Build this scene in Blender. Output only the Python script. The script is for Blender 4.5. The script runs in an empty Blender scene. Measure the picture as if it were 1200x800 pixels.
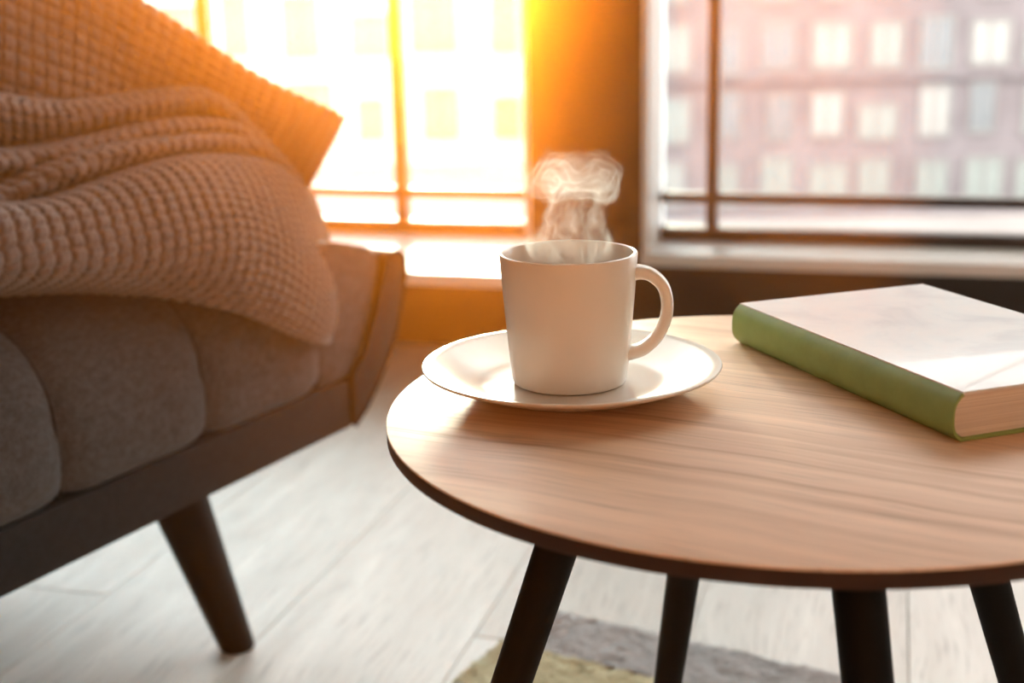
import bpy, bmesh, math, random
import numpy as np
from mathutils import Vector, Matrix

random.seed(7)
SC = bpy.context.scene
C = SC.collection

# ------------------------------------------------------------------ camera
CAM_H = 0.68666
cam_d = bpy.data.cameras.new('camera')
cam = bpy.data.objects.new('camera', cam_d)
C.objects.link(cam)
pitch, roll = 0.24925, 0.02188
cam.matrix_world = (Matrix.Translation((0, 0, CAM_H))
                    @ Matrix.Rotation(math.pi / 2 - pitch, 4, 'X')
                    @ Matrix.Rotation(-roll, 4, 'Z'))
cam_d.sensor_fit = 'HORIZONTAL'
cam_d.sensor_width = 36.0
cam_d.lens = 1553.25 / 1200 * 36.0
cam_d.clip_start = 0.02
cam_d.clip_end = 400
cam_d.dof.use_dof = True
cam_d.dof.focus_distance = 0.815
cam_d.dof.aperture_fstop = 5.0
SC.camera = cam

# ------------------------------------------------------------------ world, sun, exposure
SC.view_settings.view_transform = 'Standard'
SC.view_settings.look = 'None'
SC.view_settings.gamma = 1.0
SC.view_settings.use_curve_mapping = False
SC.view_settings.exposure = 0.42

SKY = 5.2
world = bpy.data.worlds.new('world')
SC.world = world
world.use_nodes = True
bg = world.node_tree.nodes['Background']
bg.inputs['Color'].default_value = (1.0, 0.975, 0.955, 1)
bg.inputs['Strength'].default_value = SKY

sun_d = bpy.data.lights.new('sun', 'SUN')
sun = bpy.data.objects.new('sun', sun_d)
C.objects.link(sun)
SUN_AZ, SUN_EL = math.radians(-2.2), math.radians(5.6)     # azimuth from +Y towards +X
sun_vec = Vector((math.sin(SUN_AZ) * math.cos(SUN_EL), math.cos(SUN_AZ) * math.cos(SUN_EL), math.sin(SUN_EL)))
sun.rotation_euler = sun_vec.to_track_quat('Z', 'Y').to_euler()
sun.location = sun_vec * 20
sun_d.energy = 8.8
sun_d.color = (1.0, 0.86, 0.64)
sun_d.angle = math.radians(9.0)

# ------------------------------------------------------------------ helpers
def link(o, parent=None):
    C.objects.link(o)
    if parent is not None:
        o.parent = parent
    return o

def tag(o, label=None, cat=None, group=None, kind=None):
    if label: o['label'] = label
    if cat: o['category'] = cat
    if group: o['group'] = group
    if kind: o['kind'] = kind
    return o

def empty(name, loc=(0, 0, 0), rz=0.0):
    o = bpy.data.objects.new(name, None)
    o.location = loc
    o.rotation_euler = (0, 0, rz)
    o.empty_display_size = 0.05
    return link(o)

def obj_bm(name, bm, mat, parent=None, smooth=False, sharp=None):
    me = bpy.data.meshes.new(name)
    bmesh.ops.recalc_face_normals(bm, faces=bm.faces)
    bm.to_mesh(me)
    bm.free()
    if mat: me.materials.append(mat)
    if smooth:
        for p in me.polygons: p.use_smooth = True
        if sharp is not None:
            try: me.set_sharp_from_angle(angle=math.radians(sharp))
            except Exception: pass
    return link(bpy.data.objects.new(name, me), parent)

def obj_data(name, verts, faces, mat, parent=None, smooth=True, uv=None, sharp=None):
    me = bpy.data.meshes.new(name)
    me.from_pydata([tuple(map(float, v)) for v in verts], [], faces)
    me.update()
    if uv is not None:
        lay = me.uv_layers.new(name='UVMap')
        idx = np.empty(len(me.loops), dtype=np.int32)
        me.loops.foreach_get('vertex_index', idx)
        lay.data.foreach_set('uv', np.asarray(uv, dtype=np.float32)[idx].ravel())
    if mat: me.materials.append(mat)
    if smooth:
        for p in me.polygons: p.use_smooth = True
        if sharp is not None: me.set_sharp_from_angle(angle=math.radians(sharp))
    return link(bpy.data.objects.new(name, me), parent)

def bm_box(bm, x0, x1, y0, y1, z0, z1, bev=0.0, seg=2):
    m = Matrix.Translation(((x0 + x1) / 2, (y0 + y1) / 2, (z0 + z1) / 2)) @ Matrix.Diagonal((x1 - x0, y1 - y0, z1 - z0, 1))
    r = bmesh.ops.create_cube(bm, size=1, matrix=m)
    if bev > 0:
        es = {e for v in r['verts'] for e in v.link_edges}
        bmesh.ops.bevel(bm, geom=list(es), offset=bev, segments=seg, affect='EDGES', profile=0.5)
    return bm

def box(name, x0, x1, y0, y1, z0, z1, mat, parent=None, bev=0.0, seg=2):
    bm = bmesh.new()
    bm_box(bm, x0, x1, y0, y1, z0, z1, bev, seg)
    return obj_bm(name, bm, mat, parent, smooth=bev > 0, sharp=35 if bev > 0 else None)

def lathe(name, prof, mat, parent=None, n=96, sharp=40, loc=(0, 0, 0)):
    """prof: list of (r, z), from the axis outwards round and back to the axis; closed solid"""
    verts, faces, rings = [], [], []
    for r, z in prof:
        if r < 1e-6:
            rings.append([len(verts)]); verts.append((loc[0], loc[1], z + loc[2]))
        else:
            st = len(verts)
            for k in range(n):
                a = 2 * math.pi * k / n
                verts.append((loc[0] + r * math.cos(a), loc[1] + r * math.sin(a), z + loc[2]))
            rings.append(list(range(st, st + n)))
    for a, b in zip(rings[:-1], rings[1:]):
        for k in range(n):
            k2 = (k + 1) % n
            if len(a) == 1 and len(b) == 1: break
            if len(a) == 1: faces.append((a[0], b[k], b[k2]))
            elif len(b) == 1: faces.append((a[k], b[0], a[k2]))
            else: faces.append((a[k], b[k], b[k2], a[k2]))
    o = obj_data(name, verts, faces, mat, parent, smooth=True)
    bm = bmesh.new(); bm.from_mesh(o.data)
    bmesh.ops.recalc_face_normals(bm, faces=bm.faces); bm.to_mesh(o.data); bm.free()
    o.data.set_sharp_from_angle(angle=math.radians(sharp))
    return o

def extrude_poly(name, poly, axis_from, axis_to, mat, parent=None, place=None, bev=0.0, seg=3, sharp=40):
    """poly: list of 2D points (a, z); extruded along the middle axis; place(a, t, z) -> xyz"""
    bm = bmesh.new()
    v0 = [bm.verts.new(place(a, axis_from, z)) for a, z in poly]
    v1 = [bm.verts.new(place(a, axis_to, z)) for a, z in poly]
    n = len(poly)
    bm.faces.new(v0); bm.faces.new(list(reversed(v1)))
    for i in range(n):
        bm.faces.new((v0[i], v1[i], v1[(i + 1) % n], v0[(i + 1) % n]))
    if bev > 0:
        es = [e for e in bm.edges if (e.verts[0] in v0) == (e.verts[1] in v0)]
        bmesh.ops.bevel(bm, geom=es, offset=bev, segments=seg, affect='EDGES', profile=0.5)
    return obj_bm(name, bm, mat, parent, smooth=True, sharp=sharp)

# ------------------------------------------------------------------ materials
class NT:
    def __init__(self, name):
        self.m = bpy.data.materials.new(name)
        self.m.use_nodes = True
        self.t = self.m.node_tree
        self.b = self.t.nodes.get('Principled BSDF')
        self.out = self.t.nodes.get('Material Output')
    def n(self, kind, **kw):
        nd = self.t.nodes.new(kind)
        for k, v in kw.items():
            if k in ('blend_type', 'operation', 'data_type', 'interpolation', 'wave_type', 'bands_direction', 'feature',
                     'vector_type', 'noise_dimensions', 'distance', 'noise_type', 'color_mode', 'clamp', 'use_clamp'):
                setattr(nd, k, v)
            else:
                nd.inputs[k.replace('_', ' ')].default_value = v
        return nd
    def l(self, a, b): self.t.links.new(a, b)
    def math(self, op, a, b=None, c=None):
        nd = self.t.nodes.new('ShaderNodeMath'); nd.operation = op
        for i, v in enumerate((a, b, c)):
            if v is None: continue
            if isinstance(v, (int, float)): nd.inputs[i].default_value = v
            else: self.l(v, nd.inputs[i])
        return nd.outputs[0]
    def ramp(self, fac, stops, interp='LINEAR'):
        nd = self.t.nodes.new('ShaderNodeValToRGB'); nd.color_ramp.interpolation = interp
        el = nd.color_ramp.elements
        while len(el) < len(stops): el.new(0.5)
        for e, (p, c) in zip(el, stops):
            e.position = p
            e.color = (c, c, c, 1) if isinstance(c, (int, float)) else (*c, 1)
        if fac is not None: self.l(fac, nd.inputs[0])
        return nd.outputs[0]
    def mapping(self, coord='Object', loc=(0, 0, 0), rot=(0, 0, 0), scale=(1, 1, 1)):
        tc = self.t.nodes.new('ShaderNodeTexCoord'); mp = self.t.nodes.new('ShaderNodeMapping')
        self.l(tc.outputs[coord], mp.inputs[0])
        mp.inputs['Location'].default_value = loc; mp.inputs['Rotation'].default_value = rot; mp.inputs['Scale'].default_value = scale
        return mp.outputs[0]
    def noise(self, vec, scale, detail=4, rough=0.55, dist=0.0):
        nd = self.t.nodes.new('ShaderNodeTexNoise')
        nd.inputs['Scale'].default_value = scale; nd.inputs['Detail'].default_value = detail
        nd.inputs['Roughness'].default_value = rough; nd.inputs['Distortion'].default_value = dist
        if vec is not None: self.l(vec, nd.inputs['Vector'])
        return nd
    def mix(self, fac, a, b, blend='MIX'):
        nd = self.t.nodes.new('ShaderNodeMix'); nd.data_type = 'RGBA'; nd.blend_type = blend
        for s, v in ((nd.inputs[0], fac), (nd.inputs[6], a), (nd.inputs[7], b)):
            if isinstance(v, (int, float)): s.default_value = v
            elif isinstance(v, tuple): s.default_value = (*v, 1)
            else: self.l(v, s)
        return nd.outputs[2]
    def bump(self, h, strength=0.3, dist=0.001):
        nd = self.t.nodes.new('ShaderNodeBump')
        nd.inputs['Strength'].default_value = strength; nd.inputs['Distance'].default_value = dist
        self.l(h, nd.inputs['Height']); self.l(nd.outputs[0], self.b.inputs['Normal'])

def plain(name, col, rough=0.5, spec=0.5, var=0.06, scale=14.0, bump=0.0, coat=0.0):
    t = NT(name)
    nz = t.noise(t.mapping(), scale, 4)
    lo = tuple(max(0, c * (1 - var)) for c in col); hi = tuple(min(1, c * (1 + var)) for c in col)
    t.l(t.ramp(nz.outputs[0], [(0.3, lo), (0.7, hi)]), t.b.inputs['Base Color'])
    t.b.inputs['Roughness'].default_value = rough
    t.b.inputs['Specular IOR Level'].default_value = spec
    t.b.inputs['Coat Weight'].default_value = coat
    if bump: t.bump(nz.outputs[0], bump, 0.002)
    return t.m

M = {}
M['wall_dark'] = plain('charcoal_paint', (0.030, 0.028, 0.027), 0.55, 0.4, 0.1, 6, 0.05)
M['wall_bounce_warm'] = plain('ochre_bounce_plaster', (0.54, 0.225, 0.095), 0.9, 0.2, 0.04, 4, 0.05)  # unseen walls; ochre invented to bounce warm light onto the mug
M['wall_bounce_pale'] = plain('pale_bounce_plaster', (0.50, 0.48, 0.45), 0.9, 0.2, 0.04, 4, 0.05)  # unseen right wall; pale tone picked to light the book neutrally
M['ceiling'] = plain('ceiling_white', (0.55, 0.52, 0.48), 0.9, 0.2, 0.03, 3)
M['white_trim'] = plain('white_lacquer', (0.86, 0.855, 0.86), 0.35, 0.5, 0.03, 9)
M['frame_dark'] = plain('dark_bronze_metal', (0.060, 0.045, 0.040), 0.45, 0.5, 0.1, 20)
M['black_leg'] = plain('black_stain', (0.004, 0.0035, 0.0035), 0.6, 0.15, 0.2, 30)
M['sofa_leg'] = plain('espresso_wood', (0.006, 0.005, 0.0045), 0.55, 0.2, 0.2, 30)
M['porcelain'] = plain('warm_tinted_glaze', (0.82, 0.77, 0.71), 0.26, 0.5, 0.02, 8)  # white glaze; the cream tint carries some of the warm glow
M['coffee'] = plain('coffee', (0.06, 0.025, 0.010), 0.08, 0.5, 0.1, 30)
M['subfloor'] = plain('subfloor', (0.42, 0.38, 0.33), 0.8, 0.2)
M['street'] = plain('pale_paving', (0.30, 0.265, 0.255), 0.85, 0.2, 0.12, 0.6)
M['facade_mauve'] = plain('mauve_render', (0.158, 0.140, 0.147), 0.9, 0.2, 0.18, 0.7)
M['facade_cream'] = plain('cream_render', (0.72, 0.68, 0.62), 0.9, 0.2, 0.10, 0.5)
M['far_frame'] = plain('far_frame', (0.19, 0.185, 0.18), 0.6, 0.3)
M['far_pane_a'] = plain('far_pane_pale', (0.19, 0.212, 0.20), 0.25, 0.5, 0.15, 1.2)
M['far_pane_b'] = plain('far_pane_blue', (0.125, 0.142, 0.155), 0.2, 0.5, 0.2, 1.2)
M['far_pane_c'] = plain('far_pane_cream', (0.25, 0.247, 0.235), 0.25, 0.5, 0.15, 1.2)
M['ledge_dark'] = plain('far_cornice', (0.09, 0.08, 0.085), 0.8, 0.3)

def mat_glass():
    t = NT('window_glass')
    t.t.nodes.remove(t.b)
    tr = t.n('ShaderNodeBsdfTransparent'); tr.inputs[0].default_value = (0.97, 0.98, 0.97, 1)
    gl = t.n('ShaderNodeBsdfGlossy'); gl.inputs['Roughness'].default_value = 0.02
    fr = t.n('ShaderNodeFresnel'); fr.inputs['IOR'].default_value = 1.3
    mx = t.n('ShaderNodeMixShader')
    t.l(fr.outputs[0], mx.inputs[0]); t.l(tr.outputs[0], mx.inputs[1]); t.l(gl.outputs[0], mx.inputs[2])
    t.l(mx.outputs[0], t.out.inputs[0])
    return t.m
M['glass'] = mat_glass()

def mat_oak(name, tone, dark, rot, scale_y=1.0, rough=0.33):
    t = NT(name)
    base = t.mapping('Object', rot=(0, 0, rot), scale=(1, 1, 1))
    warp = t.noise(base, 3.2, 3, 0.5)
    sep = t.n('ShaderNodeSeparateXYZ'); t.l(base, sep.inputs[0])
    y = t.math('ADD', sep.outputs[1], t.math('MULTIPLY', t.math('SUBTRACT', warp.outputs[0], 0.5), 0.055))
    cmb = t.n('ShaderNodeCombineXYZ')
    t.l(t.math('MULTIPLY', sep.outputs[0], 2.2), cmb.inputs[0]); t.l(t.math('MULTIPLY', y, 62 * scale_y), cmb.inputs[1])
    t.l(sep.outputs[2], cmb.inputs[2])
    bands = t.noise(cmb.outputs[0], 1.0, 5, 0.6)
    cmb2 = t.n('ShaderNodeCombineXYZ')
    t.l(t.math('MULTIPLY', sep.outputs[0], 14), cmb2.inputs[0]); t.l(t.math('MULTIPLY', y, 520 * scale_y), cmb2.inputs[1])
    pores = t.noise(cmb2.outputs[0], 1.0, 2, 0.5)
    col = t.ramp(bands.outputs[0], [(0.30, dark), (0.42, tuple((a * .35 + b * .65) for a, b in zip(dark, tone))), (0.55, tone),
                                    (0.75, tuple(min(1, c * 1.16) for c in tone))])
    pf = t.ramp(pores.outputs[0], [(0.30, 1.0), (0.44, 0.0)])
    col = t.mix(t.math('MULTIPLY', pf, 0.5), col, tuple(c * 0.55 for c in dark))
    t.l(col, t.b.inputs['Base Color'])
    t.l(t.ramp(bands.outputs[0], [(0.3, rough + 0.12), (0.7, rough)]), t.b.inputs['Roughness'])
    t.b.inputs['Specular IOR Level'].default_value = 0.5
    t.bump(t.math('ADD', pores.outputs[0], bands.outputs[0]), 0.12, 0.0006)
    return t.m
M['oak'] = mat_oak('oak_veneer', (0.82, 0.55, 0.35), (0.56, 0.31, 0.165), math.radians(29), 1.5, rough=0.46)
M['oak_edge'] = plain('dark_edge_band', (0.045, 0.020, 0.012), 0.55, 0.25, 0.15, 40)
M['plank'] = [mat_oak('floor_oak_%d' % i, tone, dark, math.radians(90), 0.45, 0.36) for i, (tone, dark) in enumerate((
    ((0.83, 0.81, 0.775), (0.74, 0.71, 0.67)), ((0.80, 0.775, 0.74), (0.70, 0.67, 0.63)), ((0.86, 0.84, 0.81), (0.77, 0.74, 0.70))))]

def mat_weave(name, col, var, fine, bump, sheen=0.25):
    t = NT(name)
    v = t.mapping('Object')
    a = t.noise(t.mapping('Object', scale=(fine, fine * .25, fine)), 1.0, 2, 0.6)
    b = t.noise(t.mapping('Object', scale=(fine * .25, fine, fine * .25)), 1.0, 2, 0.6)
    big = t.noise(v, 9, 3)
    h = t.math('ADD', a.outputs[0], b.outputs[0])
    c = t.ramp(t.math('MULTIPLY', h, 0.5), [(0.36, tuple(x * (1 - var) for x in col)), (0.64, tuple(x * (1 + var) for x in col))])
    c = t.mix(0.35, c, t.ramp(big.outputs[0], [(0.3, tuple(x * .8 for x in col)), (0.7, tuple(x * 1.2 for x in col))]))
    t.l(c, t.b.inputs['Base Color'])
    t.b.inputs['Roughness'].default_value = 0.95
    t.b.inputs['Specular IOR Level'].default_value = 0.15
    t.b.inputs['Sheen Weight'].default_value = sheen
    t.b.inputs['Sheen Roughness'].default_value = 0.5
    t.bump(h, bump, 0.0015)
    return t.m
M['sofa'] = mat_weave('grey_sofa_weave', (0.078, 0.067, 0.064), 0.6, 420, 0.5, 0.12)
M['sofa_shell'] = mat_weave('grey_shell_weave', (0.028, 0.024, 0.023), 0.4, 420, 0.35, 0.04)
M['piping'] = mat_weave('dark_piping', (0.03, 0.026, 0.025), 0.3, 420, 0.2)
M['waffle'] = mat_weave('taupe_waffle_knit', (0.225, 0.160, 0.140), 0.22, 900, 0.35, 0.35)

# ------------------------------------------------------------------ the room (u along the window wall, v out through it)
YAW = math.radians(-16)
W0 = Vector((-0.197, 2.693, 0))
UX, VX = Vector((math.cos(YAW), math.sin(YAW), 0)), Vector((-math.sin(YAW), math.cos(YAW), 0))
def RW(u, v, z): return W0 + UX * u + VX * v + Vector((0, 0, z))
U0, U1, V0 = -2.3, 3.2, -4.6            # left wall, right wall, rear wall
CEIL = 2.65
WT = 0.24                                # window wall thickness

def room_empty(name):
    o = empty(name, W0, YAW); return o

def rbox(name, u0, u1, v0, v1, z0, z1, mat, parent=None, bev=0.0):
    o = box(name, u0, u1, v0, v1, z0, z1, mat, parent, bev)
    if parent is None:
        o.location = W0; o.rotation_euler = (0, 0, YAW)
    return o

LO_U0, LO_U1, LO_Z = -1.75, 0.25, 0.185     # left opening
RO_U0, RO_U1, RO_Z = 0.474, 2.55, 0.185     # right opening
OP_TOP = 2.42
def wall_with_openings():
    bm = bmesh.new()
    for (u0, u1, z0, z1) in ((U0 - .2, LO_U0, 0, CEIL), (LO_U1, RO_U0, 0, CEIL), (RO_U1, U1 + .2, 0, CEIL),
                             (LO_U0, LO_U1, 0, LO_Z), (LO_U0, LO_U1, OP_TOP, CEIL),
                             (RO_U0, RO_U1, 0, RO_Z), (RO_U0, RO_U1, OP_TOP, CEIL)):
        bm_box(bm, u0, u1, 0, WT, z0, z1)
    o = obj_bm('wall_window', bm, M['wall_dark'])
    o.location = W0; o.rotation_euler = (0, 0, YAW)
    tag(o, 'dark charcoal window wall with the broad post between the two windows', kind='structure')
wall_with_openings()
o = rbox('wall_left', U0 - .2, U0, V0, 0, 0, CEIL, M['wall_bounce_warm']); tag(o, 'unseen plaster side wall beyond the sofa, tinted ochre for warm bounce light', kind='structure')
o = rbox('wall_right', U1, U1 + .2, V0, 0, 0, CEIL, M['wall_bounce_pale']); tag(o, 'unseen plaster side wall beyond the table, paled for neutral bounce light', kind='structure')
o = rbox('wall_rear', U0 - .2, U1 + .2, V0 - .2, V0, 0, CEIL, M['wall_bounce_warm']); tag(o, 'unseen plaster wall facing the windows, tinted ochre for warm bounce light', kind='structure')
o = rbox('ceiling', U0 - .2, U1 + .2, V0 - .2, WT, CEIL, CEIL + .15, M['ceiling']); tag(o, 'plain white room ceiling overhead', kind='structure')

# floor: boards running towards the window wall
floor = rbox('floor', U0 - .2, U1 + .2, V0 - .2, WT, -0.12, -0.014, M['subfloor'])
tag(floor, 'pale bleached oak board floor', kind='structure')
PW = 0.2345
k0 = math.floor((U0 - .039) / PW); k1 = math.ceil((U1 - .039) / PW)
plank_meshes = {}
def plank_mesh(length, mi):
    key = (round(length, 3), mi)
    if key not in plank_meshes:
        bm = bmesh.new(); bm_box(bm, 0.0006, PW - 0.0006, 0.0006, length - 0.0006, -0.0139, 0.0, 0.0008, 1)
        me = bpy.data.meshes.new('plank'); bm.to_mesh(me); bm.free(); me.materials.append(M['plank'][mi]); plank_meshes[key] = me
    return plank_meshes[key]
rng = random.Random(3)
for k in range(k0, k1):
    v = 0.0 - (0.0 if k % 3 == 0 else (0.62 if k % 3 == 1 else 1.24))
    first = v
    spans = []
    if first < 0: spans.append((first, 0.0))
    while v > V0:
        nv = max(V0, v - 1.86); spans.append((nv, v)); v = nv
    for a, b in spans:
        if b - a < 0.05: continue
        o = bpy.data.objects.new('plank', plank_mesh(b - a, rng.randrange(3)))
        o.location = (.039 + k * PW, a, 0); link(o, floor)

# windows
FR = 0.14                                 # recess of the frame plane
def window(name, u0, u1, zs, mulls, label):
    w = room_empty(name); tag(w, label, kind='structure')
    P = lambda n, *a, **k: rbox(n, *a, parent=w, **k)
    if name == 'window_1':            # deep ledge reaching into the room
        bm = bmesh.new(); bm_box(bm, u0, u1, 0.0, FR + .05, 0.1845, 0.209); bm_box(bm, u0 - .05, u1 + .12, -0.26, 0.0, 0.1845, 0.209)
        bmesh.ops.remove_doubles(bm, verts=bm.verts, dist=1e-5)
        obj_bm('sill', bm, M['white_trim'], w)
    else:
        P('sill', u0, u1, -0.014, FR + .05, 0.1845, 0.209, M['white_trim'], bev=0.002)
    P('jamb', u0, u0 + .012, 0.0, FR + .05, 0.209, OP_TOP - .012, M['white_trim'])
    P('jamb', u1 - .012, u1, 0.0, FR + .05, 0.209, OP_TOP - .012, M['white_trim'])
    P('head_lining', u0, u1, 0.0, FR + .05, OP_TOP - .012, OP_TOP, M['white_trim'])
    a, b = u0 + .012, u1 - .012
    P('bottom_rail', a, b, FR, FR + .045, 0.209, 0.236, M['frame_dark'], bev=0.003)
    P('top_rail', a, b, FR, FR + .045, OP_TOP - .06, OP_TOP - .012, M['frame_dark'], bev=0.003)
    P('transom', a, b, FR + .004, FR + .040, 0.286, 0.306, M['frame_dark'], bev=0.003)
    edges = [a] + list(mulls) + [b]
    for m in mulls:
        P('mullion', m - .0115, m + .0115, FR + .002, FR + .042, 0.236, OP_TOP - .06, M['frame_dark'], bev=0.003)
    for i in range(len(edges) - 1):
        x0 = edges[i] + (0.0115 if i else 0); x1 = edges[i + 1] - (0.0115 if i < len(edges) - 2 else 0)
        P('pane', x0, x1, FR + .019, FR + .024, 0.236, 0.286, M['glass'])
        P('pane', x0, x1, FR + .019, FR + .024, 0.306, OP_TOP - .06, M['glass'])
window('window_1', LO_U0, LO_U1, LO_Z, (-1.42, -0.975, -0.527, -0.080), 'tall window with dark bars behind the sofa')
window('window_2', RO_U0, RO_U1, RO_Z, (0.590, 1.35, 2.11), 'tall window with dark bars behind the book')

# ------------------------------------------------------------------ outdoors
street = box('street', -60, 70, 4.2, 95, -3.9, -3.7, M['street']); tag(street, 'pale paved street below the windows', kind='structure')

def building(name, x0, x1, y, depth, z0, z1, wall_m, cols, rows, cw, ch, ww, wh, first_z, panes, label, seed, cornice=()):
    b = empty(name, ((x0 + x1) / 2, y, z0)); tag(b, label, 'building', 'buildings across the street')
    ox, oy, oz = b.location
    box('wall', x0 - ox, x1 - ox, 0, depth, 0, z1 - z0, wall_m, b)
    r = random.Random(seed)
    bm = bmesh.new()
    for args in ((-ww / 2, ww / 2, -.06, .04, 0, .06), (-ww / 2, ww / 2, -.06, .04, wh - .06, wh), (-ww / 2, -ww / 2 + .06, -.06, .04, .06, wh - .06),
                 (ww / 2 - .06, ww / 2, -.06, .04, .06, wh - .06), (-.025, .025, -.05, .04, .06, wh - .06)):
        bm_box(bm, *args)
    fme = bpy.data.meshes.new('window'); bm.to_mesh(fme); bm.free(); fme.materials.append(M['far_frame'])
    pmes = []
    for pm in panes:
        bm = bmesh.new(); bm_box(bm, -ww / 2 + .06, ww / 2 - .06, -.02, .04, .06, wh - .06)
        me = bpy.data.meshes.new('pane'); bm.to_mesh(me); bm.free(); me.materials.append(pm); pmes.append(me)
    for j in range(rows):
        for i in range(cols):
            wx = x0 + cw * (i + .5) - ox + r.uniform(-.08, .08)
            wz = first_z + j * ch - oz + r.uniform(-.05, .05)
            wo = bpy.data.objects.new('window', fme); wo.location = (wx, 0, wz); wo.scale = (r.choice((.75, 1, 1, 1.25)), 1, r.choice((.8, 1, 1, 1.15))); link(wo, b)
            po = bpy.data.objects.new('pane', r.choice(pmes)); link(po, wo)
    for zc, h, dpt in cornice:
        box('ledge', x0 - ox, x1 - ox, -dpt, 0.02, zc - oz, zc - oz + h, M['ledge_dark'], b)
    return b
building('apartment_building', 1.75, 17.5, 27.0, 9, -3.72, 13.0, M['facade_mauve'], 15, 12, 1.05, 1.36, .66, .92, -3.45,
         [M['far_pane_a'], M['far_pane_a'], M['far_pane_b'], M['far_pane_c']], 'mauve-grey building with rows of pale windows behind the bars', 5,
         [(-1.0, .07, .08), (3.0, .10, .10)])
building('apartment_building', -19.5, 0.9, 38.0, 8, -3.72, 1.7, M['facade_cream'], 11, 2, 1.85, 2.35, 1.05, 1.5, -3.0,
         [M['far_pane_c'], M['far_pane_a']], 'low cream building beyond the window behind the sofa', 9, [(1.45, .2, .15)])

# ------------------------------------------------------------------ sofa
SB = Vector((-0.188, 1.531, 0)); SD = Vector((0.477, 0.879, 0)).normalized(); SN = Vector((-SD.y, SD.x, 0))
def SW(s, t, z): return SB + SD * s + SN * t + Vector((0, 0, z))
sofa = empty('sofa', SB, math.atan2(SD.y, SD.x))
tag(sofa, 'dark grey upholstered sofa with channelled seat and tapered dark legs', 'sofa')
SL = -1.75                                # far (near-camera) end along s
DEPTH = 0.78
ident = lambda a, t, z: Vector((a, t, z))

def channel(s0, s1, s_off_top=0.0, name='seat_channel'):
    """one padded roll of the seat: rounded over the front, pinched at both seams"""
    ns, npf = 22, 64
    # profile in (t, z), from under the front, up and over, to the back
    prof = []
    zb, zt = 0.258, 0.432
    R = 0.105
    pts = [(0.030, zb), (0.006, zb + .004)]
    for i in range(9): pts.append((0.0 - 0.004 * math.sin(math.pi * i / 8), zb + .012 + (zt - R * .95 - zb - .012) * i / 8))
    for i in range(1, 17):
        a = math.pi / 2 * i / 16
        pts.append((R * 1.15 * (1 - math.cos(a)), zt - R * .95 + R * .95 * math.sin(a)))
    for i in range(1, 15): pts.append((R * 1.15 + (DEPTH - .14 - R * 1.15) * i / 14, zt + .004 * math.sin(math.pi * i / 14)))
    pts = np.array(pts)
    # outward normals of the profile
    d = np.gradient(pts, axis=0); nrm = np.stack([-d[:, 1], d[:, 0]], 1); nrm /= np.linalg.norm(nrm, axis=1, keepdims=True)
    verts, faces = [], []
    us = 0.5 - 0.5 * np.cos(np.linspace(0, math.pi, ns))
    for u in us:
        e = 1 - abs(2 * u - 1)
        puff = 0.0075 * (1 - (1 - min(1, e / 0.5)) ** 2.6) - 0.0045
        q = pts + nrm * puff
        for t, z in q:
            k = (z - zb) / (zt - zb)
            s = s0 + (s1 - s0) * u + s_off_top * max(0, k) * u
            verts.append((s, t, z))
    n = len(pts)
    for i in range(ns - 1):
        for j in range(n - 1):
            faces.append((i * n + j, (i + 1) * n + j, (i + 1) * n + j + 1, i * n + j + 1))
    # close the underside and both ends
    for i in (0, ns - 1): faces.append(tuple(i * n + j for j in range(n)))
    faces.append(tuple(i * n for i in range(ns)) + tuple(i * n + n - 1 for i in reversed(range(ns))))
    o = obj_data(name, verts, faces, M['sofa'], sofa, smooth=True)
    bm = bmesh.new(); bm.from_mesh(o.data); bmesh.ops.recalc_face_normals(bm, faces=bm.faces); bm.to_mesh(o.data); bm.free()
    o.data.set_sharp_from_angle(angle=math.radians(55))
    return o
seams = [-0.07 - 0.194 * k for k in range(9)]
for a, b in zip(seams[1:], seams[:-1]): channel(a + .0005, b - .0005)
def end_pad():
    """last pad: leans outwards with the flared end, its outer side covered by the shell"""
    poly = [(-0.068, 0.259), (-0.008, 0.259), (0.0185, 0.286), (0.0445, 0.321), (0.0605, 0.354), (0.0675, 0.384), (0.064, 0.398), (0.045, 0.408), (-0.02, 0.424), (-0.068, 0.431)]
    return extrude_poly('end_pad', poly, 0.004, DEPTH - .12, M['sofa'], sofa, ident, bev=0.006, seg=3, sharp=50)
end_pad()
# thin dark piping in the seams
def tube(name, pts, rad, mat, parent=None, n=10, radii=None, flat=1.0, cap=True):
    pts = [Vector(p) for p in pts]; verts, faces = [], []
    up0 = None
    for i, p in enumerate(pts):
        d = (pts[min(i + 1, len(pts) - 1)] - pts[max(i - 1, 0)]).normalized()
        if up0 is None:
            up0 = d.cross(Vector((0, 1, 0)));
            if up0.length < .2: up0 = d.cross(Vector((1, 0, 0)))
            up0.normalize()
        a = (up0 - d * up0.dot(d)).normalized(); b = d.cross(a); up0 = a
        r = radii[i] if radii else rad
        for k in range(n):
            th = 2 * math.pi * k / n
            verts.append(p + a * (r * math.cos(th)) + b * (r * flat * math.sin(th)))
    for i in range(len(pts) - 1):
        for k in range(n):
            k2 = (k + 1) % n
            faces.append((i * n + k, i * n + k2, (i + 1) * n + k2, (i + 1) * n + k))
    if cap:
        faces.append(tuple(reversed(range(n)))); faces.append(tuple((len(pts) - 1) * n + k for k in range(n)))
    return obj_data(name, verts, faces, mat, parent, smooth=True, sharp=60)
for s in seams:
    if s < -0.9: continue
    pp = [(s, 0.006, 0.262), (s, 0.0035, 0.30), (s, 0.0035, 0.333)]
    R = 0.105
    for i in range(1, 10):
        a = math.pi / 2 * i / 9
        pp.append((s, 0.0035 + (R * 1.15) * (1 - math.cos(a)), 0.332 - .0035 + R * .95 * math.sin(a)))
    pp.append((s, 0.30, 0.430))
    tube('seam_piping', pp, 0.0022, M['piping'], sofa, n=6)
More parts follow.
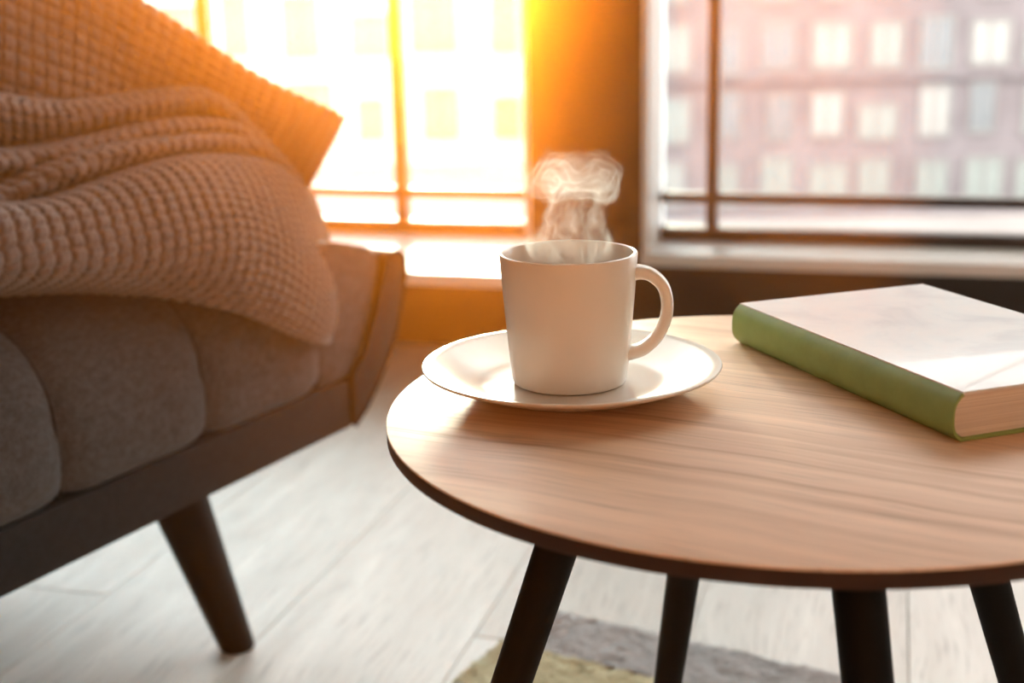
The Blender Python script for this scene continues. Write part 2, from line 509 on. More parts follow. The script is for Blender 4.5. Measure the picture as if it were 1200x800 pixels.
# frame: front rail + base, flared shell at the end
extrude_poly('front_rail', [(0.0, 0.2), (0.062, 0.2), (0.062, 0.257), (0.0, 0.257)], SL, -0.012, M['sofa_shell'], sofa,
             lambda a, t, z: Vector((t, a, z)), bev=0.006)
box('base', SL, -0.05, 0.065, DEPTH, 0.2, 0.256, M['sofa_shell'], sofa, 0.006)
shell = [(-0.012, 0.2005), (0.012, 0.215), (0.040, 0.240), (0.066, 0.268), (0.088, 0.298), (0.103, 0.335), (0.112, 0.366), (0.110, 0.386), (0.098, 0.394), (0.078, 0.392),
         (0.069, 0.384), (0.062, 0.355), (0.046, 0.322), (0.020, 0.287), (-0.006, 0.260), (-0.012, 0.258)]
extrude_poly('end_shell', shell, -0.004, DEPTH, M['sofa_shell'], sofa, ident, bev=0.004, seg=3, sharp=45)
edge = [(s, z) for s, z in shell[:10]]
tube('shell_piping', [(s + 0.0, -0.004, z) for s, z in edge], 0.0026, M['sofa_shell'], sofa, n=8)
box('backrest', SL, -0.02, DEPTH - .13, DEPTH, 0.258, 0.80, M['sofa'], sofa, 0.035, 4)
def leg_cone(name, top, bot, rt, rb, mat, parent, n=40):
    top, bot = Vector(top), Vector(bot)
    verts, faces = [], []
    prof = [(0.0, rb * .93), (0.012, rb), (0.5, (rt + rb) / 2), (1.0, rt)]
    for f, r in prof:
        c = bot.lerp(top, f)
        for k in range(n):
            a = 2 * math.pi * k / n
            verts.append((c.x + r * math.cos(a), c.y + r * math.sin(a), c.z))
    for i in range(len(prof) - 1):
        for k in range(n):
            k2 = (k + 1) % n; faces.append((i * n + k, i * n + k2, (i + 1) * n + k2, (i + 1) * n + k))
    faces.append(tuple(reversed(range(n)))); faces.append(tuple((len(prof) - 1) * n + k for k in range(n)))
    return obj_data(name, verts, faces, mat, parent, smooth=True, sharp=40)
leg_cone('leg', (-0.255, 0.066, 0.2), (-0.221, 0.022, 0.0), 0.033, 0.0195, M['sofa_leg'], sofa)
leg_cone('leg', (-0.225, 0.70, 0.2), (-0.195, 0.74, 0.0), 0.033, 0.0195, M['sofa_leg'], sofa)
leg_cone('leg', (SL + .2, 0.062, 0.2), (SL + .17, 0.024, 0.0), 0.033, 0.0195, M['sofa_leg'], sofa)
leg_cone('leg', (SL + .2, 0.70, 0.2), (SL + .17, 0.74, 0.0), 0.033, 0.0195, M['sofa_leg'], sofa)

# ------------------------------------------------------------------ waffle throw and cushion
def catmull(P, n):
    """P: (k, d) control points -> (n, d) points, uniform Catmull-Rom"""
    P = np.asarray(P, float); k = len(P)
    ext = np.vstack([2 * P[0] - P[1], P, 2 * P[-1] - P[-2]])
    u = np.linspace(0, k - 1, n); i = np.minimum(u.astype(int), k - 2); f = (u - i)[:, None]
    p0, p1, p2, p3 = ext[i], ext[i + 1], ext[i + 2], ext[i + 3]
    return 0.5 * (2 * p1 + (p2 - p0) * f + (2 * p0 - 5 * p1 + 4 * p2 - p3) * f ** 2 + (3 * p1 - p0 - 3 * p2 + p3) * f ** 3)
def surf(rows, nv, nu):
    R = np.array([catmull(r, nu) for r in rows])               # rows x nu x 3
    return np.stack([catmull(R[:, j], nv) for j in range(nu)], axis=1)   # nv x nu x 3
def grid_normals(G):
    du = np.gradient(G, axis=1); dv = np.gradient(G, axis=0)
    n = np.cross(du, dv); return n / (np.linalg.norm(n, axis=2, keepdims=True) + 1e-12)
def arc_uv(G):
    """mean arc lengths along both directions, per vertex"""
    a = np.zeros(G.shape[:2]); b = np.zeros(G.shape[:2])
    a[:, 1:] = np.cumsum(np.linalg.norm(np.diff(G, axis=1), axis=2), axis=1)
    b[1:] = np.cumsum(np.linalg.norm(np.diff(G, axis=0), axis=2), axis=0)
    return a, b
def resample(G, nv, nu, iters=2):
    """even out spacing along rows and columns"""
    for _ in range(iters):
        out = np.empty((G.shape[0], nu, 3))
        for i in range(G.shape[0]):
            s = np.concatenate([[0], np.cumsum(np.linalg.norm(np.diff(G[i], axis=0), axis=1))])
            q = np.linspace(0, s[-1], nu)
            for c in range(3): out[i, :, c] = np.interp(q, s, G[i, :, c])
        G = out
        out = np.empty((nv, G.shape[1], 3))
        for j in range(G.shape[1]):
            s = np.concatenate([[0], np.cumsum(np.linalg.norm(np.diff(G[:, j], axis=0), axis=1))])
            q = np.linspace(0, s[-1], nv)
            for c in range(3): out[:, j, c] = np.interp(q, s, G[:, j, c])
        G = out
    return G
def smooth(G, it):
    for _ in range(it):
        H = G.copy()
        H[1:-1, 1:-1] = (G[1:-1, 1:-1] * 2 + G[:-2, 1:-1] + G[2:, 1:-1] + G[1:-1, :-2] + G[1:-1, 2:]) / 6
        G = H
    return G
CELL = 0.0142
def waffle(a, b, cell=CELL):
    x = np.abs(np.sin(np.pi * a / (cell * 1.10))); y = np.abs(np.sin(np.pi * b / (cell * 0.88)))
    return (np.minimum(1, 1.7 * x) * np.minimum(1, 1.45 * y)) ** .8
def grid_mesh(name, V, faces_extra, mat, parent): pass
def quads(nv, nu, off=0, flip=False):
    f = []
    for i in range(nv - 1):
        for j in range(nu - 1):
            q = (off + i * nu + j, off + i * nu + j + 1, off + (i + 1) * nu + j + 1, off + (i + 1) * nu + j)
            f.append(q[::-1] if flip else q)
    return f
THROW = [[(-0.561, 0.13, 0.455), (-0.486, 0.12, 0.444), (-0.419, 0.1, 0.437), (-0.356, 0.08, 0.428), (-0.301, 0.045, 0.419), (-0.26, 0.012, 0.406), (-0.217, -0.012, 0.384), (-0.135, -0.016, 0.341), (-0.087, -0.014, 0.319), (-0.038, 0.012, 0.311)],
         [(-0.626, 0.03, 0.495), (-0.555, 0.025, 0.484), (-0.484, 0.02, 0.474), (-0.416, 0.012, 0.464), (-0.344, 0, 0.453), (-0.281, -0.014, 0.439), (-0.22, -0.026, 0.416), (-0.136, -0.026, 0.372), (-0.066, -0.012, 0.344), (0.004, 0.03, 0.337)],
         [(-0.626, 0.025, 0.518), (-0.556, 0.02, 0.507), (-0.487, 0.012, 0.499), (-0.424, 0.005, 0.491), (-0.351, -0.005, 0.484), (-0.281, -0.016, 0.473), (-0.213, -0.024, 0.456), (-0.121, -0.018, 0.416), (-0.042, 0.004, 0.382), (0.027, 0.045, 0.361)],
         [(-0.62, 0.03, 0.532), (-0.546, 0.03, 0.523), (-0.473, 0.025, 0.517), (-0.412, 0.02, 0.511), (-0.337, 0.012, 0.511), (-0.267, 0.004, 0.509), (-0.201, 0, 0.498), (-0.12, 0.004, 0.468), (-0.047, 0.02, 0.431), (0.045, 0.062, 0.394)],
         [(-0.605, 0.05, 0.54), (-0.529, 0.05, 0.529), (-0.451, 0.05, 0.519), (-0.391, 0.05, 0.515), (-0.333, 0.048, 0.522), (-0.25, 0.046, 0.531), (-0.175, 0.046, 0.53), (-0.095, 0.05, 0.516), (-0.029, 0.058, 0.492), (0.052, 0.082, 0.441)],
         [(-0.566, 0.127, 0.539), (-0.486, 0.127, 0.526), (-0.408, 0.122, 0.514), (-0.347, 0.122, 0.512), (-0.283, 0.12, 0.52), (-0.195, 0.1158, 0.531), (-0.117, 0.1136, 0.53), (-0.043, 0.103, 0.518), (0.013, 0.0955, 0.494), (0.064, 0.1, 0.459)],
         [(-0.579, 0.085, 0.544), (-0.5, 0.085, 0.534), (-0.42, 0.085, 0.524), (-0.37, 0.083, 0.535), (-0.318, 0.08, 0.545), (-0.235, 0.08, 0.551), (-0.144, 0.08, 0.549), (-0.065, 0.08, 0.538), (-0.015, 0.084, 0.515), (0.045, 0.1, 0.481)],
         [(-0.548, 0.147, 0.558), (-0.466, 0.147, 0.547), (-0.383, 0.147, 0.535), (-0.334, 0.142, 0.542), (-0.278, 0.142, 0.55), (-0.194, 0.1378, 0.553), (-0.107, 0.1356, 0.55), (-0.036, 0.121, 0.541), (-0.001, 0.1055, 0.519), (0.046, 0.108, 0.486)],
         [(-0.559, 0.105, 0.58), (-0.479, 0.105, 0.568), (-0.393, 0.11, 0.556), (-0.342, 0.11, 0.553), (-0.275, 0.11, 0.556), (-0.204, 0.108, 0.562), (-0.127, 0.105, 0.564), (-0.057, 0.1, 0.552), (-0.006, 0.1, 0.525), (0.043, 0.11, 0.493)],
         [(-0.523, 0.177, 0.583), (-0.439, 0.177, 0.572), (-0.353, 0.177, 0.56), (-0.3, 0.177, 0.558), (-0.235, 0.172, 0.562), (-0.164, 0.1648, 0.568), (-0.09, 0.1576, 0.569), (-0.041, 0.136, 0.56), (-0.006, 0.1155, 0.531), (0.04, 0.115, 0.497)],
         [(-0.531, 0.135, 0.624), (-0.448, 0.135, 0.614), (-0.36, 0.14, 0.603), (-0.282, 0.145, 0.59), (-0.217, 0.14, 0.589), (-0.145, 0.135, 0.592), (-0.089, 0.128, 0.592), (-0.059, 0.118, 0.577), (-0.014, 0.108, 0.538), (0.033, 0.115, 0.502)],
         [(-0.483, 0.222, 0.629), (-0.396, 0.222, 0.619), (-0.306, 0.222, 0.608), (-0.229, 0.222, 0.596), (-0.165, 0.212, 0.595), (-0.095, 0.1998, 0.6), (-0.04, 0.1876, 0.598), (-0.008, 0.166, 0.58), (0.017, 0.1355, 0.538), (0.05, 0.125, 0.504)],
         [(-0.439, 0.26, 0.637), (-0.347, 0.26, 0.627), (-0.253, 0.26, 0.616), (-0.171, 0.26, 0.604), (-0.104, 0.25, 0.6), (-0.03, 0.24, 0.599), (0.023, 0.22, 0.594), (0.058, 0.2, 0.571), (0.079, 0.17, 0.526), (0.092, 0.15, 0.494)]]
CUSH_TOP = [(-0.457, 0.33, 0.948), (-0.356, 0.31, 0.875), (-0.27, 0.28, 0.821), (-0.194, 0.25, 0.768), (-0.138, 0.225, 0.73), (-0.102, 0.2, 0.699), (-0.065, 0.18, 0.671), (-0.039, 0.155, 0.645), (-0.001, 0.13, 0.614), (0.046, 0.105, 0.585), (0.113, 0.08, 0.554)]
CUSH_BOT = [(-0.614, 0.252, 0.432), (-0.5174, 0.247, 0.432), (-0.4063, 0.242, 0.432), (-0.2989, 0.237, 0.432), (-0.216, 0.232, 0.432), (-0.1235, 0.222, 0.432), (-0.0507, 0.202, 0.432), (0.0033, 0.177, 0.432), (0.0357, 0.152, 0.432), (0.0431, 0.127, 0.432), (0.0054, 0.097, 0.432)]
def sofa_world(G):
    o = np.array(SB); return o + G[..., 0:1] * np.array(SD) + G[..., 1:2] * np.array(SN) + G[..., 2:3] * np.array((0, 0, 1.0))
def make_throw():
    G = surf(THROW, 160, 120)
    G = smooth(G, 4)
    L_u = np.linalg.norm(np.diff(G[80], axis=0), axis=1).sum(); L_v = np.linalg.norm(np.diff(G[:, 60], axis=0), axis=1).sum()
    nu = int(L_u / CELL * 8); nv = int(L_v / CELL * 8)
    G = resample(G, nv, nu)
    uu = np.linspace(0, L_u, nu)[None, :] * np.ones((nv, 1)); vv = np.linspace(0, L_v, nv)[:, None] * np.ones((1, nu))
    ii = np.linspace(0, 1, nv); off = np.polyval(np.polyfit(ii, G[:, 0, 0], 2), ii)
    uu = uu + off[:, None]
    # gentle wobble of the knit rows
    uu = uu + .003 * np.sin(vv * 21 + 1.3); vv = vv + .003 * np.sin(uu * 19)
    N = grid_normals(G)
    W = sofa_world(G)
    N = N[..., 0:1] * np.array(SD) + N[..., 1:2] * np.array(SN) + N[..., 2:3] * np.array((0, 0, 1.0))
    cam_v = np.array((0, 0, CAM_H)) - W
    if np.mean(np.sum(N * cam_v, 2)) < 0: N = -N
    h = waffle(uu, vv)
    F = W + N * (h * 0.0066)[..., None]
    Bk = W - N * 0.0035
    nvt = nv * nu
    faces = quads(nv, nu) + quads(nv, nu, nvt, True)
    border = [j for j in range(nu)] + [i * nu + nu - 1 for i in range(1, nv)] + [(nv - 1) * nu + j for j in range(nu - 2, -1, -1)] + [i * nu for i in range(nv - 2, 0, -1)]
    for a, b in zip(border, border[1:] + border[:1]): faces.append((a, a + nvt, b + nvt, b))
    org = Vector(W.reshape(-1, 3).mean(0)); org.z = W[..., 2].min()
    o = obj_data('throw_blanket', np.vstack([F.reshape(-1, 3), Bk.reshape(-1, 3)]) - np.array(org), faces, M['waffle'], smooth=True)
    o.location = org
    bm = bmesh.new(); bm.from_mesh(o.data); bmesh.ops.recalc_face_normals(bm, faces=bm.faces); bm.to_mesh(o.data); bm.free()
    tag(o, 'taupe waffle-knit throw heaped in folds over the sofa seat edge', 'blanket')
make_throw()
def make_cushion():
    nu0, nv0 = 150, 110
    T = catmull(CUSH_TOP, nu0); Bq = catmull(CUSH_BOT, nu0)
    w = np.linspace(0, 1, nv0)[:, None, None]
    G = Bq[None] * (1 - w) + T[None] * w
    L_u = np.linalg.norm(np.diff(G[55], axis=0), axis=1).sum(); L_v = np.linalg.norm(np.diff(G[:, 75], axis=0), axis=1).sum()
    nu = int(L_u / CELL * 8); nv = int(L_v / CELL * 8)
    G = resample(G, nv, nu)
    u = np.linspace(0, 1, nu)[None, :]; v = np.linspace(0, 1, nv)[:, None]
    bul = (np.sin(np.pi * u) ** .55) * (np.sin(np.pi * v) ** .55)
    W = sofa_world(G); N = grid_normals(W)
    cam_v = np.array((0, 0, CAM_H)) - W
    if np.mean(np.sum(N * cam_v, 2)) < 0: N = -N
    N = N.mean((0, 1)); N /= np.linalg.norm(N); N = np.broadcast_to(N, W.shape)
    uu = u * L_u * np.ones_like(v); vv = v * L_v * np.ones_like(u)
    cre = .006 * np.sin(vv * 38 + uu * 9) * bul + .004 * np.sin(uu * 30 - vv * 15) * bul
    Fb = W + N * (0.038 * bul + cre)[..., None]
    Nf = grid_normals(Fb)
    if np.mean(np.sum(Nf * cam_v, 2)) < 0: Nf = -Nf
    hd = waffle(uu, vv) * .0060
    F = Fb + Nf * hd[..., None]
    Kb = W - N * (0.105 * bul)[..., None]
    K = Kb - Nf * hd[..., None] * 0.0
    K[0], K[-1], K[:, 0], K[:, -1] = F[0], F[-1], F[:, 0], F[:, -1]
    nvt = nv * nu
    faces = quads(nv, nu) + quads(nv, nu, nvt, True)
    allv = np.vstack([F.reshape(-1, 3), K.reshape(-1, 3)])
    org = Vector(allv.mean(0)); org.z = allv[:, 2].min()
    o = obj_data('cushion', allv - np.array(org), faces, M['waffle'], smooth=True)
    bm = bmesh.new(); bm.from_mesh(o.data); bmesh.ops.remove_doubles(bm, verts=bm.verts, dist=1e-5)
    bmesh.ops.recalc_face_normals(bm, faces=bm.faces); bm.to_mesh(o.data); bm.free()
    o.location = org
    tag(o, 'taupe waffle-knit cushion with a pointed corner rising behind the throw', 'cushion')
make_cushion()

# ------------------------------------------------------------------ rug under the table
RC = Vector((0.024, 1.416, 0)); RA = math.radians(-29.5)
rug = empty('rug', RC, RA); tag(rug, 'thick wool rug with slate grey and olive bands under the table', 'rug')
def mat_rug(name, cols, sc):
    t = NT(name)
    a = t.noise(t.mapping('Object'), sc, 5, 0.65); b = t.noise(t.mapping('Object'), 160, 3, 0.6)
    t.l(t.mix(0.5, t.ramp(a.outputs[0], [(0.32, cols[0]), (0.5, cols[1]), (0.68, cols[2])]), t.ramp(b.outputs[0], [(0.3, cols[0]), (0.7, cols[2])])), t.b.inputs['Base Color'])
    t.b.inputs['Roughness'].default_value = 1.0; t.b.inputs['Specular IOR Level'].default_value = 0.05
    t.b.inputs['Sheen Weight'].default_value = 0.3
    t.bump(b.outputs[0], 0.6, 0.003)
    return t.m
M['rug_grey'] = mat_rug('rug_grey', ((0.30, 0.31, 0.325), (0.44, 0.445, 0.46), (0.60, 0.57, 0.58)), 26)
M['rug_olive'] = mat_rug('rug_olive', ((0.42, 0.37, 0.21), (0.62, 0.56, 0.35), (0.74, 0.68, 0.46)), 26)
M['rug_rust'] = mat_rug('rug_rust', ((0.22, 0.13, 0.10), (0.34, 0.22, 0.18), (0.42, 0.33, 0.28)), 26)
rrng = np.random.RandomState(5)
def rug_band(y0, y1, mat, x1=1.45):
    st = 0.005 if y1 > -.2 else 0.014
    nx, ny = int(x1 / st), max(4, int((y1 - y0) / st))
    X, Y = np.meshgrid(np.linspace(0, x1, nx), np.linspace(y0, y1, ny))
    Z = 0.009 + rrng.rand(ny, nx) * 0.004
    for fx, fy, am in ((61, 43, .0007), (123, 97, .0006)): Z += am * np.sin(fx * X + 3 * np.sin(9 * Y)) * np.cos(fy * Y)
    Z[:, 0] = Z[:, -1] = 0.0005
    if y1 > -1e-6: Z[-1] = 0.0005
    X = X + (rrng.rand(ny, nx) - .5) * .002
    V = np.stack([X, Y, Z], 2).reshape(-1, 3)
    o = obj_data('band', V, quads(ny, nx), mat, rug, smooth=True)
    return o
for (a, b, m) in ((-0.098, 0, 'rug_grey'), (-0.20, -0.098, 'rug_olive'), (-0.34, -0.20, 'rug_grey'), (-0.44, -0.34, 'rug_rust'), (-0.60, -0.44, 'rug_olive'),
                  (-0.78, -0.60, 'rug_grey'), (-0.90, -0.78, 'rug_rust'), (-1.05, -0.90, 'rug_olive')):
    rug_band(a, b, M[m])

# ------------------------------------------------------------------ coffee table
TC = Vector((0.1623, 0.7597, 0)); TZ = 0.45; TR = 0.238
table = empty('side_table', TC); tag(table, 'round oak-topped side table with four splayed black legs', 'table')
top_prof = [(0, TZ - .0012), (TR - .0004, TZ - .0012), (TR, TZ - .0008), (TR - .0002, TZ - .0002), (TR - .0007, TZ), (0, TZ)]
o = lathe('tabletop', top_prof, M['oak'], table, 192, 35)
ed_prof = [(0, TZ - .0105), (TR - .0035, TZ - .0105), (TR - .0012, TZ - .0098), (TR - .0003, TZ - .0085), (TR - .0003, TZ - .0013), (0, TZ - .0013)]
lathe('edge_band', ed_prof, M['oak_edge'], table, 192, 35)
LCX = -0.0073
for k in range(4):
    a = math.radians(10 + 90 * k); d = Vector((math.cos(a), math.sin(a), 0)); c = Vector((LCX, 0, 0))
    leg_cone('leg', c + d * .110 + Vector((0, 0, TZ - .0105)), c + d * .255 + Vector((0, 0, 0.0142)), 0.0145, 0.0098, M['black_leg'], table, 32)

# ------------------------------------------------------------------ saucer, mug, coffee, steam
SCX, SCY = 0.0372, 0.8095
SR = 0.0945
sp = [(0, .0042), (.048, .0042), (.055, .0046), (.0600, .0056), (.066, .0078), (.078, .0122), (.088, .0153), (SR - .0018, .0170), (SR - .0004, .0168), (SR, .0160), (SR - .0008, .0150),
      (.086, .0118), (.074, .0072), (.064, .0034), (.058, .0020), (.054, .0), (.050, .0), (.048, .0016), (0, .0016)]
saucer = lathe('saucer', sp, M['porcelain'], None, 160, 30, (0, 0, 0))
saucer.location = (SCX, SCY, TZ)
tag(saucer, 'warm-light-tinted white porcelain saucer on the round oak table', 'saucer')
MZ = TZ + 0.0044
mug = empty('mug', (0.0361, 0.8096, MZ)); tag(mug, 'warm-light-tinted white porcelain mug of steaming coffee standing on the saucer', 'mug')
MH = 0.5374 - MZ
RB, RT = 0.0362, 0.0430
mp = [(0, 0.0015), (RB - .006, 0.0015), (RB - .005, 0), (RB - .0022, 0), (RB - .0006, 0.0008), (RB, 0.0024)]
for i in range(1, 9):
    f = i / 8; mp.append((RB + (RT - RB) * (f ** .85), 0.0024 + (MH - .0024 - .0012) * f))
mp += [(RT - .0004, MH - .0004), (RT - .0013, MH), (RT - .0024, MH - .0005), (RT - .0030, MH - .0016)]
for i in range(1, 9):
    f = 1 - i / 8 * .93; mp.append((RB + (RT - RB) * (f ** .85) - .0032, 0.0024 + (MH - .004) * f))
mp += [(RB - .009, .0055), (0, .0050)]
lathe('cup', mp, M['porcelain'], mug, 128, 32)
lathe('coffee', [(0, 0.0600), (.0372, 0.0600), (.0372, 0.0604), (0, 0.0604)], M['coffee'], mug, 64, 30)
def handle():
    ctrl = [(.0375, .0690), (.0440, .0700), (.0515, .0680), (.0585, .0610), (.0612, .0500), (.0598, .0390), (.0545, .0285), (.0470, .0215), (.0400, .0190), (.0350, .0187)]
    P = catmull(ctrl, 48)
    verts, faces = [], []; n = 20
    for i in range(len(P)):
        d = P[min(i + 1, len(P) - 1)] - P[max(i - 1, 0)]; d /= np.linalg.norm(d); nr = np.array([-d[1], d[0]])
        f = i / (len(P) - 1)
        wa = .0039 + .0016 * abs(2 * f - 1) ** 4; wb = .0064 + .002 * abs(2 * f - 1) ** 4
        for k in range(n):
            a = 2 * math.pi * k / n; ca, sa = math.cos(a), math.sin(a)
            ca = math.copysign(abs(ca) ** .75, ca); sa = math.copysign(abs(sa) ** .75, sa)
            q = P[i] + nr * wa * ca
            verts.append((q[0], wb * sa, q[1]))
    for i in range(len(P) - 1):
        for k in range(n):
            k2 = (k + 1) % n; faces.append((i * n + k, (i + 1) * n + k, (i + 1) * n + k2, i * n + k2))
    faces.append(tuple(range(n))); faces.append(tuple(reversed([(len(P) - 1) * n + k for k in range(n)])))
    o = obj_data('handle', verts, faces, M['porcelain'], mug, smooth=True, sharp=70)
    bm = bmesh.new(); bm.from_mesh(o.data); bmesh.ops.recalc_face_normals(bm, faces=bm.faces); bm.to_mesh(o.data); bm.free()
    o.rotation_euler = (0, 0, math.radians(-6))
handle()

# ------------------------------------------------------------------ book
BA, BB, BCn = Vector((0.1557, 0.9108, 0)), Vector((0.2373, 0.6832, 0)), Vector((0.3071, 0.9589, 0))
bdir = (BB - BA).normalized()
book = empty('book', (BA.x, BA.y, TZ), math.atan2(bdir.y, bdir.x))   # local x runs down the spine, local y (+) towards the fore edge
tag(book, 'thick hardback book with green spine and pale cover lying on the table', 'book')
BL, BW, BT = 0.2418, 0.160, 0.0285
def mat_cover():
    t = NT('pale_watercolour_cover')
    a = t.noise(t.mapping('Object'), 16, 4, 0.6, 0.6); b = t.noise(t.mapping('Object', loc=(3, 1, 0)), 30, 3)
    c = t.ramp(a.outputs[0], [(0.35, (0.66, 0.67, 0.70)), (0.5, (0.80, 0.80, 0.81)), (0.66, (0.86, 0.83, 0.82))])
    c = t.mix(t.ramp(b.outputs[0], [(0.62, 0.0), (0.7, 0.35)]), c, (0.78, 0.70, 0.68))
    t.l(c, t.b.inputs['Base Color']); t.b.inputs['Roughness'].default_value = 0.30; t.b.inputs['Coat Weight'].default_value = 0.2
    return t.m
def mat_pages():
    t = NT('page_edges')
    w = t.noise(t.mapping('Object', scale=(6, 6, 2600)), 1.0, 2, 0.5)
    t.l(t.ramp(w.outputs[0], [(0.3, (0.56, 0.50, 0.46)), (0.6, (0.82, 0.76, 0.71))]), t.b.inputs['Base Color'])
    t.b.inputs['Roughness'].default_value = 0.9
    t.bump(w.outputs[0], 0.4, 0.0006)
    return t.m
M['cover_pale'] = mat_cover(); M['pages'] = mat_pages()
M['cover_green'] = plain('green_cloth', (0.27, 0.40, 0.135), 0.5, 0.4, 0.08, 60, 0.15)
CT = 0.0019
# local frame: x along the spine (0..BL), y positive to the left of the spine direction = towards the fore edge
def book_part(name, prof, x0, x1, mat, bev=0.0):
    return extrude_poly(name, prof, x0, x1, mat, book, lambda y, x, z: Vector((x, y, z)), bev=bev, seg=2, sharp=35)
def spine_profile(off):
    pts = []
    for i in range(15):
        f = i / 14; z = off + (BT - 2 * off) * f
        b = .0066 * (1 - abs(2 * f - 1) ** 3.2)
        pts.append((.0068 - b + off * .8, z))
    return pts
outer = spine_profile(0.0); inner = list(reversed(spine_profile(CT * .8)))
book_part('spine', outer + inner, 0, BL, M['cover_green'])
book_part('back_cover', [(.0072, 0), (BW, 0), (BW, CT), (.0078, CT)], 0, BL, M['cover_green'], 0.0005)
book_part('front_cover', [(.0060, BT - CT), (BW, BT - CT), (BW, BT), (.0060, BT + .0002)], -.0003, BL + .0003, M['cover_pale'], 0.0006)
pg = [(y + .0009, z) for y, z in spine_profile(CT)] + [(BW - .006, BT - CT - .0002), (BW - .009, BT * .5), (BW - .006, CT + .0002)]
book_part('page_block', pg, .0028, BL - .0028, M['pages'])

# ------------------------------------------------------------------ steam over the mug (a real plume of thin vapour)
def make_steam():
    z0, z1 = 0.0608, 0.153                 # above the coffee surface, local to the mug base
    # (z, centre x, half width x, half depth y)
    prof = [(0.0612, 0.000, 0.012, 0.012), (0.066, 0.000, 0.030, 0.026), (0.076, 0.000, 0.0340, 0.028), (0.083, 0.001, 0.0345, 0.028), (0.090, 0.001, 0.030, 0.026), (0.098, 0.001, 0.0255, 0.023),
            (0.106, 0.003, 0.0270, 0.024), (0.112, 0.0045, 0.0315, 0.027), (0.120, 0.005, 0.0345, 0.029), (0.132, 0.005, 0.0345, 0.029), (0.141, 0.005, 0.030, 0.025),
            (0.147, 0.004, 0.022, 0.018), (0.150, 0.003, 0.010, 0.009)]
    P = catmull(prof, 44); n = 40
    verts, faces = [], []
    for z, cx, wx, wy in P:
        for k in range(n):
            a = 2 * math.pi * k / n; verts.append((cx + wx * math.cos(a), wy * math.sin(a), z))
    for i in range(len(P) - 1):
        for k in range(n):
            k2 = (k + 1) % n; faces.append((i * n + k, i * n + k2, (i + 1) * n + k2, (i + 1) * n + k))
    faces.append(tuple(reversed(range(n)))); faces.append(tuple((len(P) - 1) * n + k for k in range(n)))
    t = NT('steam_vapour'); t.t.nodes.remove(t.b)
    tc = t.n('ShaderNodeTexCoord'); sep = t.n('ShaderNodeSeparateXYZ'); t.l(tc.outputs['Object'], sep.inputs[0])
    x, y, z = sep.outputs
    # warp the lookup so that the vapour curls
    def sub(a_, b_): return t.math('SUBTRACT', a_, b_)
    def mul(a_, b_): return t.math('MULTIPLY', a_, b_)
    def addm(a_, b_): return t.math('ADD', a_, b_)
    def warp(scale, amt, base):
        w1 = t.noise(base, scale, 1.5, 0.5)
        wv = t.n('ShaderNodeVectorMath', operation='SUBTRACT'); t.l(w1.outputs['Color'], wv.inputs[0]); wv.inputs[1].default_value = (.5, .5, .5)
        ws = t.n('ShaderNodeVectorMath', operation='SCALE'); t.l(wv.outputs[0], ws.inputs[0]); ws.inputs['Scale'].default_value = amt
        ad = t.n('ShaderNodeVectorMath', operation='ADD'); t.l(base, ad.inputs[0]); t.l(ws.outputs[0], ad.inputs[1])
        return ad.outputs[0]
    wp = warp(110, 0.008, warp(36, 0.027, tc.outputs['Object']))
    sp_ = t.n('ShaderNodeSeparateXYZ'); t.l(wp, sp_.inputs[0]); X, Y, Z = sp_.outputs
    xc = sub(X, 0.0048)
    # rolled-up cap: a vortex ring with spiral sheets
    rho = t.math('SQRT', addm(mul(xc, xc), mul(mul(Y, Y), 1.25)))
    dr, dz = sub(rho, 0.0150), sub(Z, 0.1280)
    d = t.math('SQRT', addm(mul(dr, dr), mul(dz, dz)))
    ang = t.math('ARCTAN2', dz, dr)
    sheet = t.math('SINE', sub(mul(d, 2 * math.pi / 0.0058), ang))
    sheet = t.math('POWER', addm(mul(sheet, .5), .5), 2.2)
    cap = mul(addm(mul(sheet, .85), .16), t.ramp(mul(d, 50.0), [(0.0, .9), (0.60, .8), (0.82, 0.0)], 'EASE'))
    # stem: thin hollow sheets rising from the rim of the coffee
    rs = t.ramp(t.math('DIVIDE', sub(z, z0), z1 - z0), [(0.0, .75), (0.25, .70), (0.45, .46), (0.62, .40), (0.8, .30)], 'EASE')
    q = sub(t.math('SQRT', addm(mul(sub(X, .002), sub(X, .002)), mul(Y, Y))), mul(rs, .034))
    shell_ = t.math('EXPONENT', mul(mul(q, q), -1.0 / (0.0030 ** 2)))
    inner_ = t.math('EXPONENT', mul(mul(addm(q, .009), addm(q, .009)), -1.0 / (0.0022 ** 2)))
    st = t.n('ShaderNodeVectorMath', operation='MULTIPLY'); t.l(wp, st.inputs[0]); st.inputs[1].default_value = (1.0, 1.0, 0.22)
    streak = t.ramp(t.noise(st.outputs[0], 150, 2, 0.5).outputs[0], [(0.42, 0.0), (0.68, 1.0)])
    h = t.math('DIVIDE', sub(z, z0), z1 - z0)
    stem = mul(mul(addm(shell_, mul(inner_, .7)), addm(mul(streak, 1.5), .06)), t.ramp(h, [(0.0, 0.0), (0.14, 0.7), (0.30, 1.0), (0.55, 1.0), (0.72, .5), (0.85, 0.0)], 'EASE'))
    patch = t.ramp(t.noise(tc.outputs['Object'], 48, 2).outputs[0], [(0.36, .35), (0.62, 1.0)])
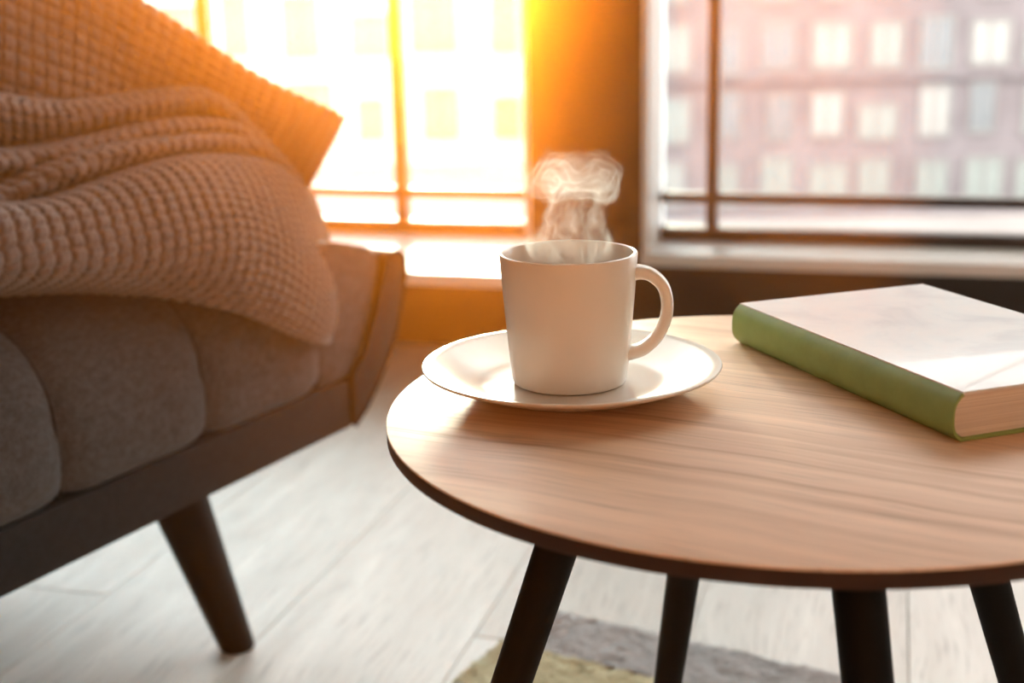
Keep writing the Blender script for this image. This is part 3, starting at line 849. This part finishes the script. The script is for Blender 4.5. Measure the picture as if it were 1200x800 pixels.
    den = mul(mul(addm(cap, stem), patch), STEAM_D)
    sc_ = t.n('ShaderNodeVolumeScatter'); sc_.inputs['Color'].default_value = (1, .97, .93, 1); sc_.inputs['Anisotropy'].default_value = 0.45
    t.l(den, sc_.inputs['Density']); t.l(sc_.outputs[0], t.out.inputs['Volume'])
    try: t.m.cycles.volume_step_rate = 0.25
    except Exception: pass
    o = obj_data('steam', verts, faces, t.m, None, smooth=True)
    o.location = mug.location
    tag(o, 'thin white steam curling up out of the mug', 'steam', kind='stuff')
STEAM_D = 17.0
make_steam()

# ------------------------------------------------------------------ added volume imitating the orange glow of lens flare
def make_flare_haze():
    t = NT('flare_tint_volume'); t.t.nodes.remove(t.b)
    add = None
    for col, den, g in FLARE_HAZE:
        s = t.n('ShaderNodeVolumeScatter'); s.inputs['Color'].default_value = (*col, 1); s.inputs['Density'].default_value = den; s.inputs['Anisotropy'].default_value = g
        if add is None: add = s.outputs[0]
        else:
            a = t.n('ShaderNodeAddShader'); t.l(add, a.inputs[0]); t.l(s.outputs[0], a.inputs[1]); add = a.outputs[0]
    t.l(add, t.out.inputs['Volume'])
    try: t.m.cycles.homogeneous_volume = True
    except Exception: pass
    bm = bmesh.new()
    foot = [(U0 - .1, -2.12), (0.79, -2.12), (1.04, FR + .034), (U0 - .1, FR + .034)]  # footprint cut so the added glow fades out on the right
    lo = [bm.verts.new((u, v, -0.05)) for u, v in foot]; hi = [bm.verts.new((u, v, CEIL + .05)) for u, v in foot]
    bm.faces.new(lo); bm.faces.new(hi)
    for i in range(4): bm.faces.new((lo[i], lo[(i + 1) % 4], hi[(i + 1) % 4], hi[i]))
    o = obj_bm('flare_haze', bm, t.m); o.location = W0; o.rotation_euler = (0, 0, YAW)
    tag(o, 'added tinted volume standing in for the orange lens-flare glow', 'flare_haze', kind='stuff')
FLARE_HAZE = [((1.0, 0.045, 0.005), 0.058, 0.905), ((1.0, 0.88, 0.05), 0.019, 0.945)]  # red and yellow scatter colours tuned to the flare
make_flare_haze()
